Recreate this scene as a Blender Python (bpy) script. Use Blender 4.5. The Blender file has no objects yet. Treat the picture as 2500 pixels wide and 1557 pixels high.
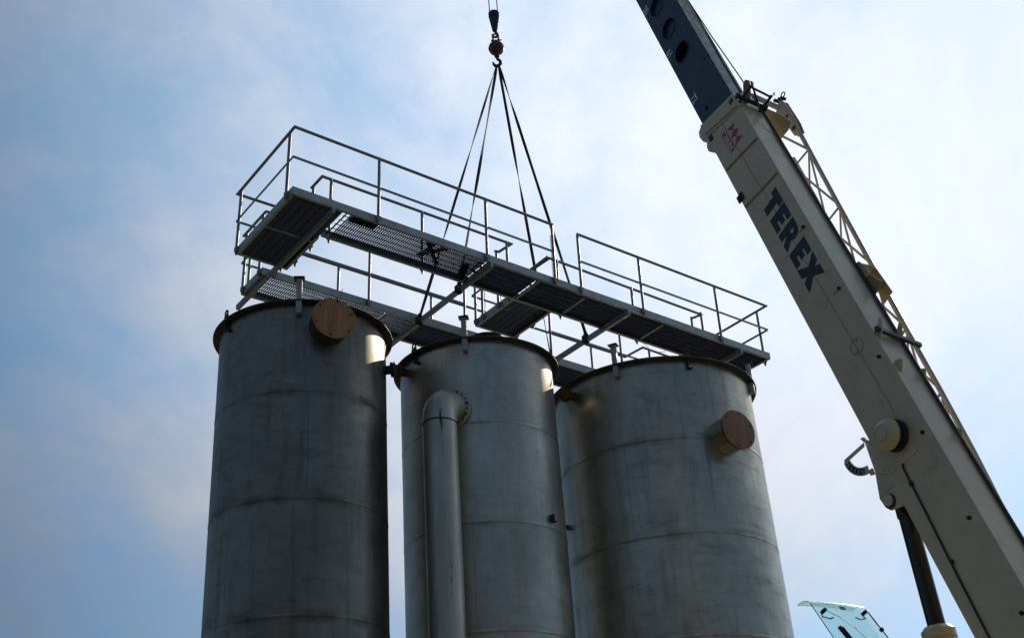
import bpy, bmesh, math, random
from mathutils import Vector, Matrix, noise
random.seed(7)
R = math.radians; PI = math.pi
sc = bpy.context.scene; COL = sc.collection

# ------------------------------------------------------------------ camera
FPX = 2835.8; PITCH = 0.50303; ROLL = -0.0740
cd = bpy.data.cameras.new("camera"); cam = bpy.data.objects.new("camera", cd); COL.objects.link(cam)
cd.sensor_width = 36.0; cd.lens = 36.0 * FPX / 2500.0; cd.clip_start = 0.05; cd.clip_end = 5000
fw = Vector((0, math.cos(PITCH), math.sin(PITCH))); r0 = Vector((1, 0, 0)); u0 = r0.cross(fw)
cr = math.cos(ROLL) * r0 + math.sin(ROLL) * u0; cu = -math.sin(ROLL) * r0 + math.cos(ROLL) * u0
mw = Matrix((cr, cu, -fw)).transposed().to_4x4(); mw.translation = Vector((0, 0, 1.6)); cam.matrix_world = mw
sc.camera = cam

# ------------------------------------------------------------------ world, sun, exposure
SUN_AZ = R(56.5); SUN_EL = R(31)
SUN = Vector((math.cos(SUN_AZ) * math.cos(SUN_EL), math.sin(SUN_AZ) * math.cos(SUN_EL), math.sin(SUN_EL)))
sc.view_settings.view_transform = 'Standard'; sc.view_settings.look = 'None'
sc.view_settings.exposure = 0.0; sc.view_settings.gamma = 1.0; sc.view_settings.use_curve_mapping = False
W = bpy.data.worlds.new("World"); sc.world = W; W.use_nodes = True
nt = W.node_tree; N = nt.nodes; Lk = nt.links; N.clear()
def nd(t, **k):
    n = N.new(t)
    for a, b in k.items():
        if a.startswith('i_'): n.inputs[a[2:].replace('_', ' ')].default_value = b
        else: setattr(n, a, b)
    return n
def math_(op, a, b=None, clamp=False):
    n = N.new('ShaderNodeMath'); n.operation = op; n.use_clamp = clamp
    for i, v in enumerate((a, b)):
        if v is None: continue
        if isinstance(v, (int, float)): n.inputs[i].default_value = v
        else: Lk.new(v, n.inputs[i])
    return n.outputs[0]
def mixc(fac, a, b):
    n = N.new('ShaderNodeMix'); n.data_type = 'RGBA'
    for s, v in ((0, fac), (6, a), (7, b)):
        if isinstance(v, tuple): n.inputs[s].default_value = (*v, 1)
        elif isinstance(v, (int, float)): n.inputs[s].default_value = v
        else: Lk.new(v, n.inputs[s])
    return n.outputs[2]
sky = nd('ShaderNodeTexSky'); sky.sky_type = 'NISHITA'; sky.sun_disc = False
sky.sun_elevation = SUN_EL; sky.sun_rotation = PI / 2 - SUN_AZ; sky.air_density = 1.0; sky.dust_density = 1.0
tc = nd('ShaderNodeTexCoord'); dot = nd('ShaderNodeVectorMath', operation='DOT_PRODUCT')
Lk.new(tc.outputs['Generated'], dot.inputs[0]); dot.inputs[1].default_value = SUN
sd = dot.outputs['Value']
# cloud layer: laid out by direction on a flattened dome
sep = nd('ShaderNodeSeparateXYZ'); Lk.new(tc.outputs['Generated'], sep.inputs[0])
zz = math_('ADD', math_('MAXIMUM', sep.outputs[2], 0.0), 0.30)
cmb = nd('ShaderNodeCombineXYZ'); Lk.new(math_('DIVIDE', sep.outputs[0], zz), cmb.inputs[0]); Lk.new(math_('DIVIDE', sep.outputs[1], zz), cmb.inputs[1])
def noise_(scale, detail, rough, off, src=cmb.outputs[0], dist=0.0, st=(1, 1, 1), rot=0):
    m = nd('ShaderNodeMapping'); Lk.new(src, m.inputs[0]); m.inputs['Location'].default_value = off
    m.inputs['Scale'].default_value = st; m.inputs['Rotation'].default_value = (0, 0, rot)
    t = nd('ShaderNodeTexNoise'); Lk.new(m.outputs[0], t.inputs['Vector'])
    t.inputs['Scale'].default_value = scale; t.inputs['Detail'].default_value = detail
    t.inputs['Roughness'].default_value = rough; t.inputs['Distortion'].default_value = dist
    return t.outputs['Fac']
def ramp(v, lo, hi):
    n = nd('ShaderNodeMapRange'); n.interpolation_type = 'SMOOTHSTEP'; Lk.new(v, n.inputs[0])
    n.inputs[1].default_value = lo; n.inputs[2].default_value = hi; return n.outputs[0]
big = noise_(1.15, 4, .5, (6.03, .62, 0), dist=.5)
mid = noise_(3.4, 7, .58, (17.31, 9.45, 0), dist=.6, st=(1, .7, 1), rot=.5)
fine = noise_(15, 6, .6, (0, 2, 0), dist=.5)
glow = ramp(sd, .43, .96)                                   # the veil brightens towards the sun
cov = math_('ADD', math_('MULTIPLY', big, 1.0), math_('MULTIPLY', mid, .55))
cov = math_('ADD', cov, math_('MULTIPLY', math_('SUBTRACT', fine, .5), .22))
low = math_('SUBTRACT', 1.0, ramp(sep.outputs[2], .18, .52))      # towards the horizon the veil is thinner and dimmer
cov = math_('SUBTRACT', cov, math_('MULTIPLY', math_('MULTIPLY', low, glow), .34))
cov = ramp(math_('ADD', cov, math_('MULTIPLY', glow, .42)), .72, 1.24)
lum = math_('MULTIPLY', math_('ADD', 1.5, math_('MULTIPLY', glow, 6.9)), math_('SUBTRACT', 1.0, math_('MULTIPLY', low, .27)))
def scaled(col, l):
    n = nd('ShaderNodeVectorMath', operation='SCALE'); n.inputs[0].default_value = col; Lk.new(l, n.inputs['Scale']); return n.outputs[0]
cloudc = scaled((1.13, 1.19, 1.32), math_('MULTIPLY', lum, math_('ADD', .97, math_('MULTIPLY', math_('SUBTRACT', mid, .5), .35))))
gapc = scaled((.61, .98, 1.36), lum)
nsk = nd('ShaderNodeVectorMath', operation='MULTIPLY'); Lk.new(sky.outputs[0], nsk.inputs[0]); nsk.inputs[1].default_value = (.62, .84, 1.12)
skyc = mixc(cov, mixc(.65, nsk.outputs[0], gapc), cloudc)
bg = nd('ShaderNodeBackground'); Lk.new(skyc, bg.inputs[0]); bg.inputs[1].default_value = 0.10
wo = nd('ShaderNodeOutputWorld'); Lk.new(bg.outputs[0], wo.inputs[0])
sl = bpy.data.lights.new("sun", 'SUN'); sl.energy = 2.9; sl.angle = R(0.53); sl.color = (1.0, .86, .68)
so = bpy.data.objects.new("sun", sl); COL.objects.link(so); so.location = (20, 30, 40)
so.rotation_euler = (-SUN).to_track_quat('-Z', 'Y').to_euler()

# ------------------------------------------------------------------ helpers
def tag(o, label=None, cat=None, group=None, kind=None):
    if label: o["label"] = label
    if cat: o["category"] = cat
    if group: o["group"] = group
    if kind: o["kind"] = kind
    return o
def empty(name, loc=(0, 0, 0), mat=None, label=None, cat=None, group=None):
    o = bpy.data.objects.new(name, None); COL.objects.link(o); o.empty_display_size = .2
    if mat is not None: o.matrix_world = mat
    else: o.location = loc
    return tag(o, label, cat, group)
class MB:
    def __init__(s): s.bm = bmesh.new()
    def face(s, pts):
        vs = [s.bm.verts.new(p) for p in pts]
        try: s.bm.faces.new(vs)
        except ValueError: pass
    def box(s, a, b):
        x0, y0, z0 = [min(p, q) for p, q in zip(a, b)]; x1, y1, z1 = [max(p, q) for p, q in zip(a, b)]
        v = [s.bm.verts.new(p) for p in ((x0,y0,z0),(x1,y0,z0),(x1,y1,z0),(x0,y1,z0),(x0,y0,z1),(x1,y0,z1),(x1,y1,z1),(x0,y1,z1))]
        for f in ((0,3,2,1),(4,5,6,7),(0,1,5,4),(1,2,6,5),(2,3,7,6),(3,0,4,7)): s.bm.faces.new([v[i] for i in f])
        return s
    def sweep(s, pts, prof, up=(0, 0, 1), cap=True, closed=False):
        """profile = list of (x,y) swept along pts with mitred corners; x along side, y along up"""
        pts = [Vector(p) for p in pts]; up = Vector(up); rings = []; n = len(pts)
        for i, p in enumerate(pts):
            if closed: d0 = (p - pts[i-1]).normalized(); d1 = (pts[(i+1) % n] - p).normalized()
            else:
                d0 = (p - pts[i-1]).normalized() if i else (pts[1] - p).normalized()
                d1 = (pts[i+1] - p).normalized() if i < n-1 else d0
            t = (d0 + d1).normalized(); sd_ = t.cross(up)
            if sd_.length < 1e-4: sd_ = t.cross(Vector((1, 0, 0)))
            sd_.normalize(); uu = sd_.cross(t).normalized()
            k = 1 / max(.35, (d0.dot(t))) if (d0 - d1).length > 1e-4 else 1
            # stretch along the miter direction in the bend plane
            bn = (d1 - d0)
            bn = bn.normalized() if bn.length > 1e-5 else None
            ring = []
            for (x, y) in prof:
                o = sd_ * x + uu * y
                if bn is not None: o = o + bn * (o.dot(bn)) * (k - 1)
                ring.append(s.bm.verts.new(p + o))
            rings.append(ring)
        m = len(prof); R_ = range(n if closed else n - 1)
        for i in R_:
            a, b = rings[i], rings[(i+1) % n]
            for j in range(m): s.bm.faces.new((a[j], a[(j+1) % m], b[(j+1) % m], b[j]))
        if cap and not closed:
            s.bm.faces.new(rings[0][::-1]); s.bm.faces.new(rings[-1])
        return s
    def tube(s, pts, r, n=12, up=(0, 0, 1), closed=False):
        return s.sweep(pts, [(r*math.cos(2*PI*i/n), r*math.sin(2*PI*i/n)) for i in range(n)], up, True, closed)
    def bar(s, pts, wx, wy, up=(0, 0, 1)):
        return s.sweep(pts, [(-wx/2, -wy/2), (wx/2, -wy/2), (wx/2, wy/2), (-wx/2, wy/2)], up)
    def cone(s, p0, p1, ra, rb, n=24):
        p0, p1 = Vector(p0), Vector(p1); t = (p1 - p0).normalized()
        q = t.to_track_quat('Z', 'Y'); r_ = []
        for p, r in ((p0, ra), (p1, rb)):
            r_.append([s.bm.verts.new(p + q @ Vector((r*math.cos(2*PI*i/n), r*math.sin(2*PI*i/n), 0))) for i in range(n)])
        for j in range(n): s.bm.faces.new((r_[0][j], r_[0][(j+1) % n], r_[1][(j+1) % n], r_[1][j]))
        s.bm.faces.new(r_[0][::-1]); s.bm.faces.new(r_[1]); return s
    def cyl(s, p0, p1, r, n=24): return s.cone(p0, p1, r, r, n)
    def lathe(s, prof, n=64, org=(0, 0, 0), axis=(0, 0, 1), a0=0.0):
        q = Vector(axis).to_track_quat('Z', 'Y'); org = Vector(org); rings = []
        for (r, z) in prof:
            if r < 1e-6: rings.append([s.bm.verts.new(org + q @ Vector((0, 0, z)))])
            else: rings.append([s.bm.verts.new(org + q @ Vector((r*math.cos(a0+2*PI*i/n), r*math.sin(a0+2*PI*i/n), z))) for i in range(n)])
        for a, b in zip(rings[:-1], rings[1:]):
            for j in range(n):
                k = (j+1) % n
                if len(a) == 1 and len(b) == 1: break
                if len(a) == 1: s.bm.faces.new((a[0], b[k], b[j]))
                elif len(b) == 1: s.bm.faces.new((a[j], a[k], b[0]))
                else: s.bm.faces.new((a[j], a[k], b[k], b[j]))
        return s
    def prism(s, poly, lo, hi, f=lambda x, y, z: (x, y, z)):
        """2-D outline extruded from lo to hi; f maps (x,y,h) to space"""
        a = [s.bm.verts.new(f(x, y, lo)) for x, y in poly]; b = [s.bm.verts.new(f(x, y, hi)) for x, y in poly]; n = len(poly)
        s.bm.faces.new(a[::-1]); s.bm.faces.new(b)
        for j in range(n): s.bm.faces.new((a[j], a[(j+1) % n], b[(j+1) % n], b[j]))
        return s
    def sphere(s, c, r, seg=24):
        m = Matrix.Translation(c) @ Matrix.Diagonal((r, r, r, 1)) if isinstance(r, (int, float)) else Matrix.Translation(c) @ Matrix.Diagonal((*r, 1))
        bmesh.ops.create_uvsphere(s.bm, u_segments=seg, v_segments=seg//2, radius=1, matrix=m); return s
    def torus(s, c, axis, R_, r, n=24, m=10, a0=0, a1=2*PI):
        q = Vector(axis).to_track_quat('Z', 'Y'); c = Vector(c); full = abs(a1 - a0 - 2*PI) < 1e-3
        k = n if full else n + 1
        pts = [c + q @ Vector((R_*math.cos(a0+(a1-a0)*i/n), R_*math.sin(a0+(a1-a0)*i/n), 0)) for i in range(k)]
        return s.tube(pts, r, m, up=axis, closed=full)
    def build(s, name, mat, parent=None, matrix=None, bevel=0, smooth=35):
        bm = s.bm; bmesh.ops.recalc_face_normals(bm, faces=bm.faces)
        if bevel:
            es = [e for e in bm.edges if len(e.link_faces) == 2 and e.calc_face_angle(0) > .6]
            bmesh.ops.bevel(bm, geom=es, offset=bevel, segments=2, affect='EDGES', profile=.6, clamp_overlap=True)
        me = bpy.data.meshes.new(name); bm.to_mesh(me); bm.free()
        me.materials.append(mat)
        if smooth:
            me.polygons.foreach_set('use_smooth', [True]*len(me.polygons)); me.set_sharp_from_angle(angle=R(smooth))
        o = bpy.data.objects.new(name, me); COL.objects.link(o)
        if parent is not None: o.parent = parent
        if matrix is not None: o.matrix_local = matrix
        return o

# ------------------------------------------------------------------ materials
def material(name, base, metal=0.0, rough=.5, var=.12, vscale=3.0, bump=.0, bscale=40, spots=None, rvar=.1, stretch=(1, 1, 1), extra=None):
    m = bpy.data.materials.new(name); m.use_nodes = True; t = m.node_tree; n = t.nodes; l = t.links
    p = n['Principled BSDF']; p.inputs['Metallic'].default_value = metal
    tcn = n.new('ShaderNodeTexCoord'); mp = n.new('ShaderNodeMapping'); l.new(tcn.outputs['Object'], mp.inputs[0]); mp.inputs['Scale'].default_value = stretch
    def noi(sc_, det=6, ro=.6, di=0.3, src=None):
        x = n.new('ShaderNodeTexNoise'); l.new(src or mp.outputs[0], x.inputs['Vector']); x.inputs['Scale'].default_value = sc_
        x.inputs['Detail'].default_value = det; x.inputs['Roughness'].default_value = ro; x.inputs['Distortion'].default_value = di; return x.outputs['Fac']
    def mr(v, a, b, c, d):
        x = n.new('ShaderNodeMapRange'); l.new(v, x.inputs[0])
        for i, q in enumerate((a, b, c, d)): x.inputs[i+1].default_value = q
        return x.outputs[0]
    def mul(a, b, op='MULTIPLY'):
        x = n.new('ShaderNodeMath'); x.operation = op
        for i, v in enumerate((a, b)):
            if isinstance(v, (int, float)): x.inputs[i].default_value = v
            else: l.new(v, x.inputs[i])
        return x.outputs[0]
    def mix(f, a, b):
        x = n.new('ShaderNodeMix'); x.data_type = 'RGBA'
        for s_, v in ((0, f), (6, a), (7, b)):
            if isinstance(v, tuple): x.inputs[s_].default_value = (*v, 1)
            elif isinstance(v, (int, float)): x.inputs[s_].default_value = v
            else: l.new(v, x.inputs[s_])
        return x.outputs[2]
    v1 = noi(vscale); v2 = noi(vscale*7, 4, .65)
    f = mul(mr(v1, .3, .7, 1-var, 1+var), mr(v2, .3, .7, 1-var*.5, 1+var*.5))
    sc_ = n.new('ShaderNodeVectorMath'); sc_.operation = 'SCALE'; sc_.inputs[0].default_value = base; l.new(f, sc_.inputs['Scale'])
    colr = sc_.outputs[0]; rgh = mr(noi(vscale*2.3), .3, .7, rough-rvar, rough+rvar)
    env = dict(n=n, l=l, noi=noi, mr=mr, mul=mul, mix=mix, tcn=tcn, mp=mp, p=p)
    if spots:
        sc2, lo, hi, c2 = spots; colr = mix(mr(noi(sc2, 8, .7), lo, hi, 0, 1), colr, c2)
    if extra: colr, rgh = extra(env, colr, rgh)
    l.new(colr, p.inputs['Base Color']); l.new(rgh, p.inputs['Roughness'])
    if bump:
        b = n.new('ShaderNodeBump'); b.inputs['Strength'].default_value = bump; b.inputs['Distance'].default_value = .02
        l.new(noi(bscale, 5, .6), b.inputs['Height']); l.new(b.outputs[0], p.inputs['Normal'])
    return m

def tank_extra(seed, turn, dirt=1.0):
    def fx(e, colr, rgh):
        n, l, mul, mr, mix, noi = e['n'], e['l'], e['mul'], e['mr'], e['mix'], e['noi']
        sp = n.new('ShaderNodeSeparateXYZ'); l.new(e['tcn'].outputs['Object'], sp.inputs[0])
        ang = mul(mul(mul(sp.outputs[1], sp.outputs[0], 'ARCTAN2'), 1/(2*PI)), turn, 'ADD')
        z = mul(mul(sp.outputs[2], -1.0), ZT - 1.73 + 1.69*8 , 'ADD')       # metres below a seam datum
        zc = mul(z, 1/1.69)
        row = mul(zc, 0, 'FLOOR'); 
        a2 = mul(mul(ang, 3.0), mul(row, .43), 'ADD'); cell = mul(a2, 0, 'FLOOR')
        cb = n.new('ShaderNodeCombineXYZ'); l.new(cell, cb.inputs[0]); l.new(row, cb.inputs[1]); cb.inputs[2].default_value = seed
        wn = n.new('ShaderNodeTexWhiteNoise'); l.new(cb.outputs[0], wn.inputs['Vector'])
        plate = mr(wn.outputs['Value'], 0, 1, .93, 1.09)
        # discoloured band each side of the circular welds, broken up by noise
        fr = mul(zc, 0, 'FRACT'); d = mul(mul(fr, .5, 'SUBTRACT'), 0, 'ABSOLUTE')
        cb2 = n.new('ShaderNodeCombineXYZ'); l.new(mul(ang, 9.0), cb2.inputs[0]); l.new(mul(sp.outputs[2], 1.2), cb2.inputs[1]); cb2.inputs[2].default_value = seed
        band = mul(mr(d, .42, .5, 0, 1), mr(noi(1.6, 5, .6, .4, cb2.outputs[0]), .46, .62, 0, .8))
        line = mr(d, .4940, .4965, 0, .42)
        # vertical welds and drip streaks
        va = mul(mul(mul(a2, 0, 'FRACT'), .5, 'SUBTRACT'), 0, 'ABSOLUTE'); vl = mr(va, .4980, .4992, 0, .5)
        cb3 = n.new('ShaderNodeCombineXYZ'); l.new(mul(ang, 60.0), cb3.inputs[0]); l.new(mul(sp.outputs[2], .5), cb3.inputs[1]); cb3.inputs[2].default_value = seed+4
        drip = mr(noi(1.0, 5, .6, .2, cb3.outputs[0]), .50, .72, 0, .5)
        cb4 = n.new('ShaderNodeCombineXYZ'); l.new(mul(ang, 14.0), cb4.inputs[0]); l.new(mul(sp.outputs[2], 4.5), cb4.inputs[1]); cb4.inputs[2].default_value = seed+9
        scuff = mr(noi(1.0, 8, .72, .35, cb4.outputs[0]), .53, .72, 0, .5)
        s2 = n.new('ShaderNodeVectorMath'); s2.operation = 'SCALE'; l.new(colr, s2.inputs[0]); l.new(plate, s2.inputs['Scale']); c = s2.outputs[0]
        cb5 = n.new('ShaderNodeCombineXYZ'); l.new(mul(ang, 5.0), cb5.inputs[0]); l.new(mul(sp.outputs[2], 16.0), cb5.inputs[1]); cb5.inputs[2].default_value = seed+2
        s3 = n.new('ShaderNodeVectorMath'); s3.operation = 'SCALE'; l.new(c, s3.inputs[0]); l.new(mr(noi(1.0, 7, .7, .2, cb5.outputs[0]), .3, .7, .93, 1.07), s3.inputs['Scale']); c = s3.outputs[0]
        drip = mul(drip, dirt); scuff = mul(scuff, dirt); band = mul(band, dirt)
        c = mix(drip, c, (.085, .078, .066)); c = mix(scuff, c, (.075, .066, .055)); c = mix(band, c, (.10, .085, .062))
        c = mix(line, c, (.05, .045, .04)); c = mix(vl, c, (.06, .055, .05))
        r_ = mul(rgh, mul(mul(scuff, .22), mul(band, .2), 'ADD'), 'ADD')
        return c, r_
    return fx
ZT = 10.79
def tank_mat(i, base, turn, dirt): 
    m = material('mill_steel_%d' % i, base, metal=.92, rough=.37, var=.18, vscale=.9, bump=.12, bscale=2.2, rvar=.07, extra=tank_extra(3.7*i, turn, dirt))
    t = m.node_tree; p = t.nodes['Principled BSDF']; tg = t.nodes.new('ShaderNodeTangent'); tg.direction_type = 'RADIAL'; tg.axis = 'Z'
    t.links.new(tg.outputs[0], p.inputs['Tangent']); p.inputs['Anisotropic'].default_value = .55
    return m
M_T = [tank_mat(1, (.235, .214, .172), .06, 1.0), tank_mat(2, (.478, .442, .362), .31, .3), tank_mat(3, (.42, .385, .308), .17, .8)]
M_FL = material('dark_flange_steel', (.055, .056, .052), .5, .6, .3, 3, .2, 30)
M_PIPE = material('pipe_steel', (.47, .455, .385), .85, .49, .12, 1.5, .05, 6, stretch=(5, 5, .6), spots=(1.6, .61, .67, (.09, .05, .035)))
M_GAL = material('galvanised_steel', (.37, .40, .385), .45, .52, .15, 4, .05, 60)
M_RAIL = material('galvanised_tube', (.23, .235, .24), .6, .42, .14, 5)
M_BEAM = material('cross_beam_steel', (.25, .27, .27), .5, .5, .18, 3, spots=(3, .58, .75, (.20, .13, .07)))
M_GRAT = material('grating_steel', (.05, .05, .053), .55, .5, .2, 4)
M_RUST = material('primer_orange_steel', (.13, .055, .025), .2, .7, .35, 6, .2, 40, spots=(8, .5, .7, (.07, .04, .025)))
M_DARK = material('dark_iron', (.035, .034, .036), .3, .5, .2, 8, .1, 60)
M_PLY = material('plywood', (.36, .205, .10), 0, .75, .30, 2.0, .15, 30, stretch=(9, 1.2, 9), rvar=.05)
M_PLYR = material('red_brown_plywood', (.27, .15, .085), 0, .75, .32, 3.0, .15, 30, stretch=(8, 1.2, 8), spots=(7, .60, .66, (.10, .02, .015)))
M_CREAM = material('cream_paint', (.585, .505, .335), 0, .31, .09, 2.2, .06, 8, rvar=.09, spots=(4.2, .56, .82, (.36, .30, .20)))
M_CREAMD = material('ochre_paint', (.33, .265, .145), 0, .5, .15, 4, spots=(6, .6, .8, (.2, .12, .05)))
M_JIB = material('greyed_cream_paint', (.42, .395, .35), 0, .4, .10, 4, spots=(7, .6, .75, (.2, .14, .09)))
M_RIB = material('rusty_weld_paint', (.30, .19, .10), 0, .65, .3, 9)
M_BLUE = material('dark_blue_paint', (.022, .030, .066), 0, .38, .22, 2.5, .05, 12, rvar=.1)
M_LITTOP = material('lit_top_grey', (.20, .25, .25), 0, .4, .3, 4, spots=(4, .55, .7, (.06, .08, .10)))  # lighter grey paints in the lit look of the dark section's top face
M_INK = material('letter_black', (.012, .016, .024), 0, .45, .1, 5)
M_RED = material('emblem_red', (.42, .028, .035), 0, .45, .08, 5)
M_WHITE = material('emblem_white', (.62, .62, .60), 0, .5, .06, 5)
M_ROD = material('oiled_rod', (.05, .048, .045), .8, .26, .15, 3, rvar=.05)
M_ROPE = material('wire_rope', (.05, .05, .055), .5, .5, .2, 60)
M_WEB = material('brown_webbing', (.045, .026, .028), 0, .85, .2, 30, .3, 200)
M_BALL = material('maroon_ball_paint', (.10, .018, .018), 0, .5, .25, 6)
M_RUB = material('black_rubber', (.02, .02, .021), 0, .7, .1, 10)
def glass_mat():
    m = bpy.data.materials.new('green_tinted_glass'); m.use_nodes = True; t = m.node_tree; n = t.nodes; l = t.links
    p = n['Principled BSDF']; p.inputs['Base Color'].default_value = (.70, .93, .90, 1); p.inputs['Roughness'].default_value = .09
    p.inputs['Transmission Weight'].default_value = .96; p.inputs['IOR'].default_value = 1.25; p.inputs['Specular IOR Level'].default_value = .9
    nz = n.new('ShaderNodeTexNoise'); nz.inputs['Scale'].default_value = 6; mr_ = n.new('ShaderNodeMapRange'); l.new(nz.outputs['Fac'], mr_.inputs[0])
    mr_.inputs[3].default_value = .10; mr_.inputs[4].default_value = .15; l.new(mr_.outputs[0], p.inputs['Roughness'])
    return m
M_GLASS = glass_mat()

# ------------------------------------------------------------------ ground
g = MB(); n_ = 60; S_ = 3000.0
def gx(t): return math.copysign(abs(t)**3.0, t) * S_
vs = [[g.bm.verts.new((gx(-1+2*i/n_), gx(-1+2*j/n_) , 0.0)) for i in range(n_+1)] for j in range(n_+1)]
for row in vs:
    for v in row:
        d_ = v.co.length
        v.co.z = .05*noise.noise(v.co*.15) - .03 if d_ < 60 else -.02
for j in range(n_):
    for i in range(n_): g.bm.faces.new((vs[j][i], vs[j][i+1], vs[j+1][i+1], vs[j+1][i]))
M_GND = material('gravel', (.155, .122, .085), 0, .95, .25, .35, .6, 9, spots=(.12, .5, .7, (.10, .105, .06)))
tag(g.build('ground', M_GND), kind='structure')
pad = MB()
pad.prism([(-7.5, 13.2), (-1.4, 14.0), (6.5, 16.6), (6.8, 24), (-7.5, 22.5)], .0, .22)
tag(pad.build('concrete_pad', material('concrete', (.17, .16, .14), 0, .85, .12, 1, .3, 20), bevel=.02), kind='structure')

# unseen hall added behind the viewpoint so the lower tanks reflect something dark
M_CLAD = material('added_hall_cladding', (.040, .040, .042), 0, .7, .2, .3)
hall = empty('added_hall', (-16, -12, 0), label='long dark hall added unseen behind the camera for the tanks to reflect', cat='added backdrop')
b = MB()
for k in range(120): b.box((-34+.5*k, -.06 if k % 2 else 0.0, .4), (-34+.5*k+.498, -.4, 13.5))
b.box((-34, -18, 0), (26, -.41, 13.4)); b.build('wall', M_CLAD, hall, smooth=0)
b = MB(); b.prism([(-.0+.3, 13.52), (.3, 13.9), (-9, 15.2), (-18.3, 13.9), (-18.3, 13.52)], -34.3, 26.3, lambda x, y, h: (h, x, y)); b.build('roof', M_CLAD, hall, smooth=0)
b = MB(); b.box((-6, .02, .3), (-1, .06, 5.2)); b.build('added_hall_door', material('door_grey', (.12, .13, .14), 0, .5), hall, smooth=0)

# ------------------------------------------------------------------ tanks
TK = [(-3.482, 16.988, 1.354, 1.467), (-.71, 18.644, 1.351, 1.473), (2.54, 20.48, 1.893, 2.021)]
TLAB = ['leftmost steel tank, narrow and darkest, with a tan plywood cover near its rim',
        'middle steel tank with the elbow pipe running down its front',
        'rightmost and widest steel tank, with a red-brown round cover on a short pipe']
def tank(i):
    x, y, r, F = TK[i]; mat = M_T[i]
    t = empty('steel_tank', (x, y, .2), label=TLAB[i], cat='tank', group='steel tanks standing in a row')
    z0 = .2; top = ZT - z0
    def P(az, rad, z): return Vector((rad*math.cos(R(az)), rad*math.sin(R(az)), z - z0))
    prof = [(r, 0.0)]; zs = [ZT-1.53-1.69*k for k in range(6)][::-1]
    for z in zs:
        if z - z0 < .7: continue
        prof += [(r, z-z0-.60), (r, z-z0-.05), (r, z-z0-.020), (r+.004, z-z0-.007), (r+.005, z-z0), (r+.004, z-z0+.007), (r, z-z0+.020), (r, z-z0+.05), (r, z-z0+.60)]
    prof += [(r, top-.02), (r-.012, top-.02), (r-.012, 0.0)]
    b = MB(); b.lathe(prof, 160)
    # shallow plate waviness: hand-rolled shells are not perfect cylinders
    for v in b.bm.verts:
        a = math.atan2(v.co.y, v.co.x); k = 1 + .0016*noise.noise(Vector((math.cos(a)*2.2+i*9, math.sin(a)*2.2, v.co.z*.9)))
        v.co.x *= k; v.co.y *= k
    b.build('shell', mat, t)
    b = MB(); b.lathe([(r-.03, top-.03), (F-.008, top-.03), (F, top-.022), (F, top-.008), (F-.008, top), (r-.03, top), (r-.03, top-.03)], 160)
    b.build('rim_flange', M_FL, t)
    b = MB(); b.lathe([(0, top-.06), (r-.03, top-.06), (r-.03, top-.05), (0, top-.05)], 96); b.build('roof_plate', mat, t)
    b = MB(); b.lathe([(r+.01, 0), (r+.12, 0), (r+.12, .02), (r+.01, .02), (r+.01, 0)], 96); b.build('base_ring', M_FL, t)
    return t, P, r, F
def bracket(t, P, az, r):
    """box post welded on the shell, passing the rim flange, with a cap plate"""
    rm = Matrix.Rotation(R(az), 4, 'Z')
    b = MB(); b.box((r+.004, -.05, ZT-.24-.2), (r+.016, .05, ZT-.2-.034)); b.box((r+.02, -.045, ZT-.24-.2), (r+.105, .045, ZT-.2-.034))
    b.box((r+.02, -.045, ZT-.2+.002), (r+.105, .045, ZT-.2+.375)); o = b.build('beam_bracket', M_GAL, t, rm, bevel=.003)
    b = MB(); b.box((r-.02, -.085, ZT-.2+.377), (r+.145, .085, ZT-.2+.39)); b.build('cap_plate', M_FL, o)
def lug(t, P, az, r):
    rm = Matrix.Rotation(R(az), 4, 'Z'); b = MB(); zt = ZT - .2
    out = []; 
    for k in range(9):
        a = PI*k/8; out.append((.06*math.cos(a), .13+.05*math.sin(a)))
    poly = [(.07, .002)] + out + [(-.07, .002)]
    # ring-shaped eye
    b.prism([(-.07, .002), (.07, .002), (.06, .10), (-.06, .10)], r+.05, r+.066, lambda x, y, h: (h, x, zt+y))
    b.torus((r+.058, 0, zt+.135), (1, 0, 0), .042, .014, 20, 8)
    b.box((r+.004, -.007, zt-.20), (r+.075, .007, zt-.034)); b.box((r+.004, .01, zt-.20), (r+.05, .09, zt-.188))
    b.build('lifting_lug', M_FL, t, rm)
def nozzle(t, P, az, z, r, rad, length, fr, mat, fm, faceplate=True):
    d = Vector((math.cos(R(az)), math.sin(R(az)), 0)); c = P(az, r-.03, z)
    b = MB(); b.cyl(c, c + d*(length+.03), rad, 32); o = b.build('nozzle', mat, t)
    e = c + d*(length+.03); b = MB(); b.cyl(e+d*.001, e + d*.03, fr, 36)
    q = d.to_track_quat('Z', 'Y')
    for k in range(8):
        a = 2*PI*k/8+.2; p = e + q @ Vector((fr*.8*math.cos(a), fr*.8*math.sin(a), 0)); b.cyl(p+d*.031, p+d*.05, fr*.075, 6)
    b.build('nozzle_flange', fm, o)
    if faceplate:
        b = MB(); b.cyl(e + d*.052, e + d*.068, fr*.99, 36); b.build('cover_plate', fm, o)
    return o
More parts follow.
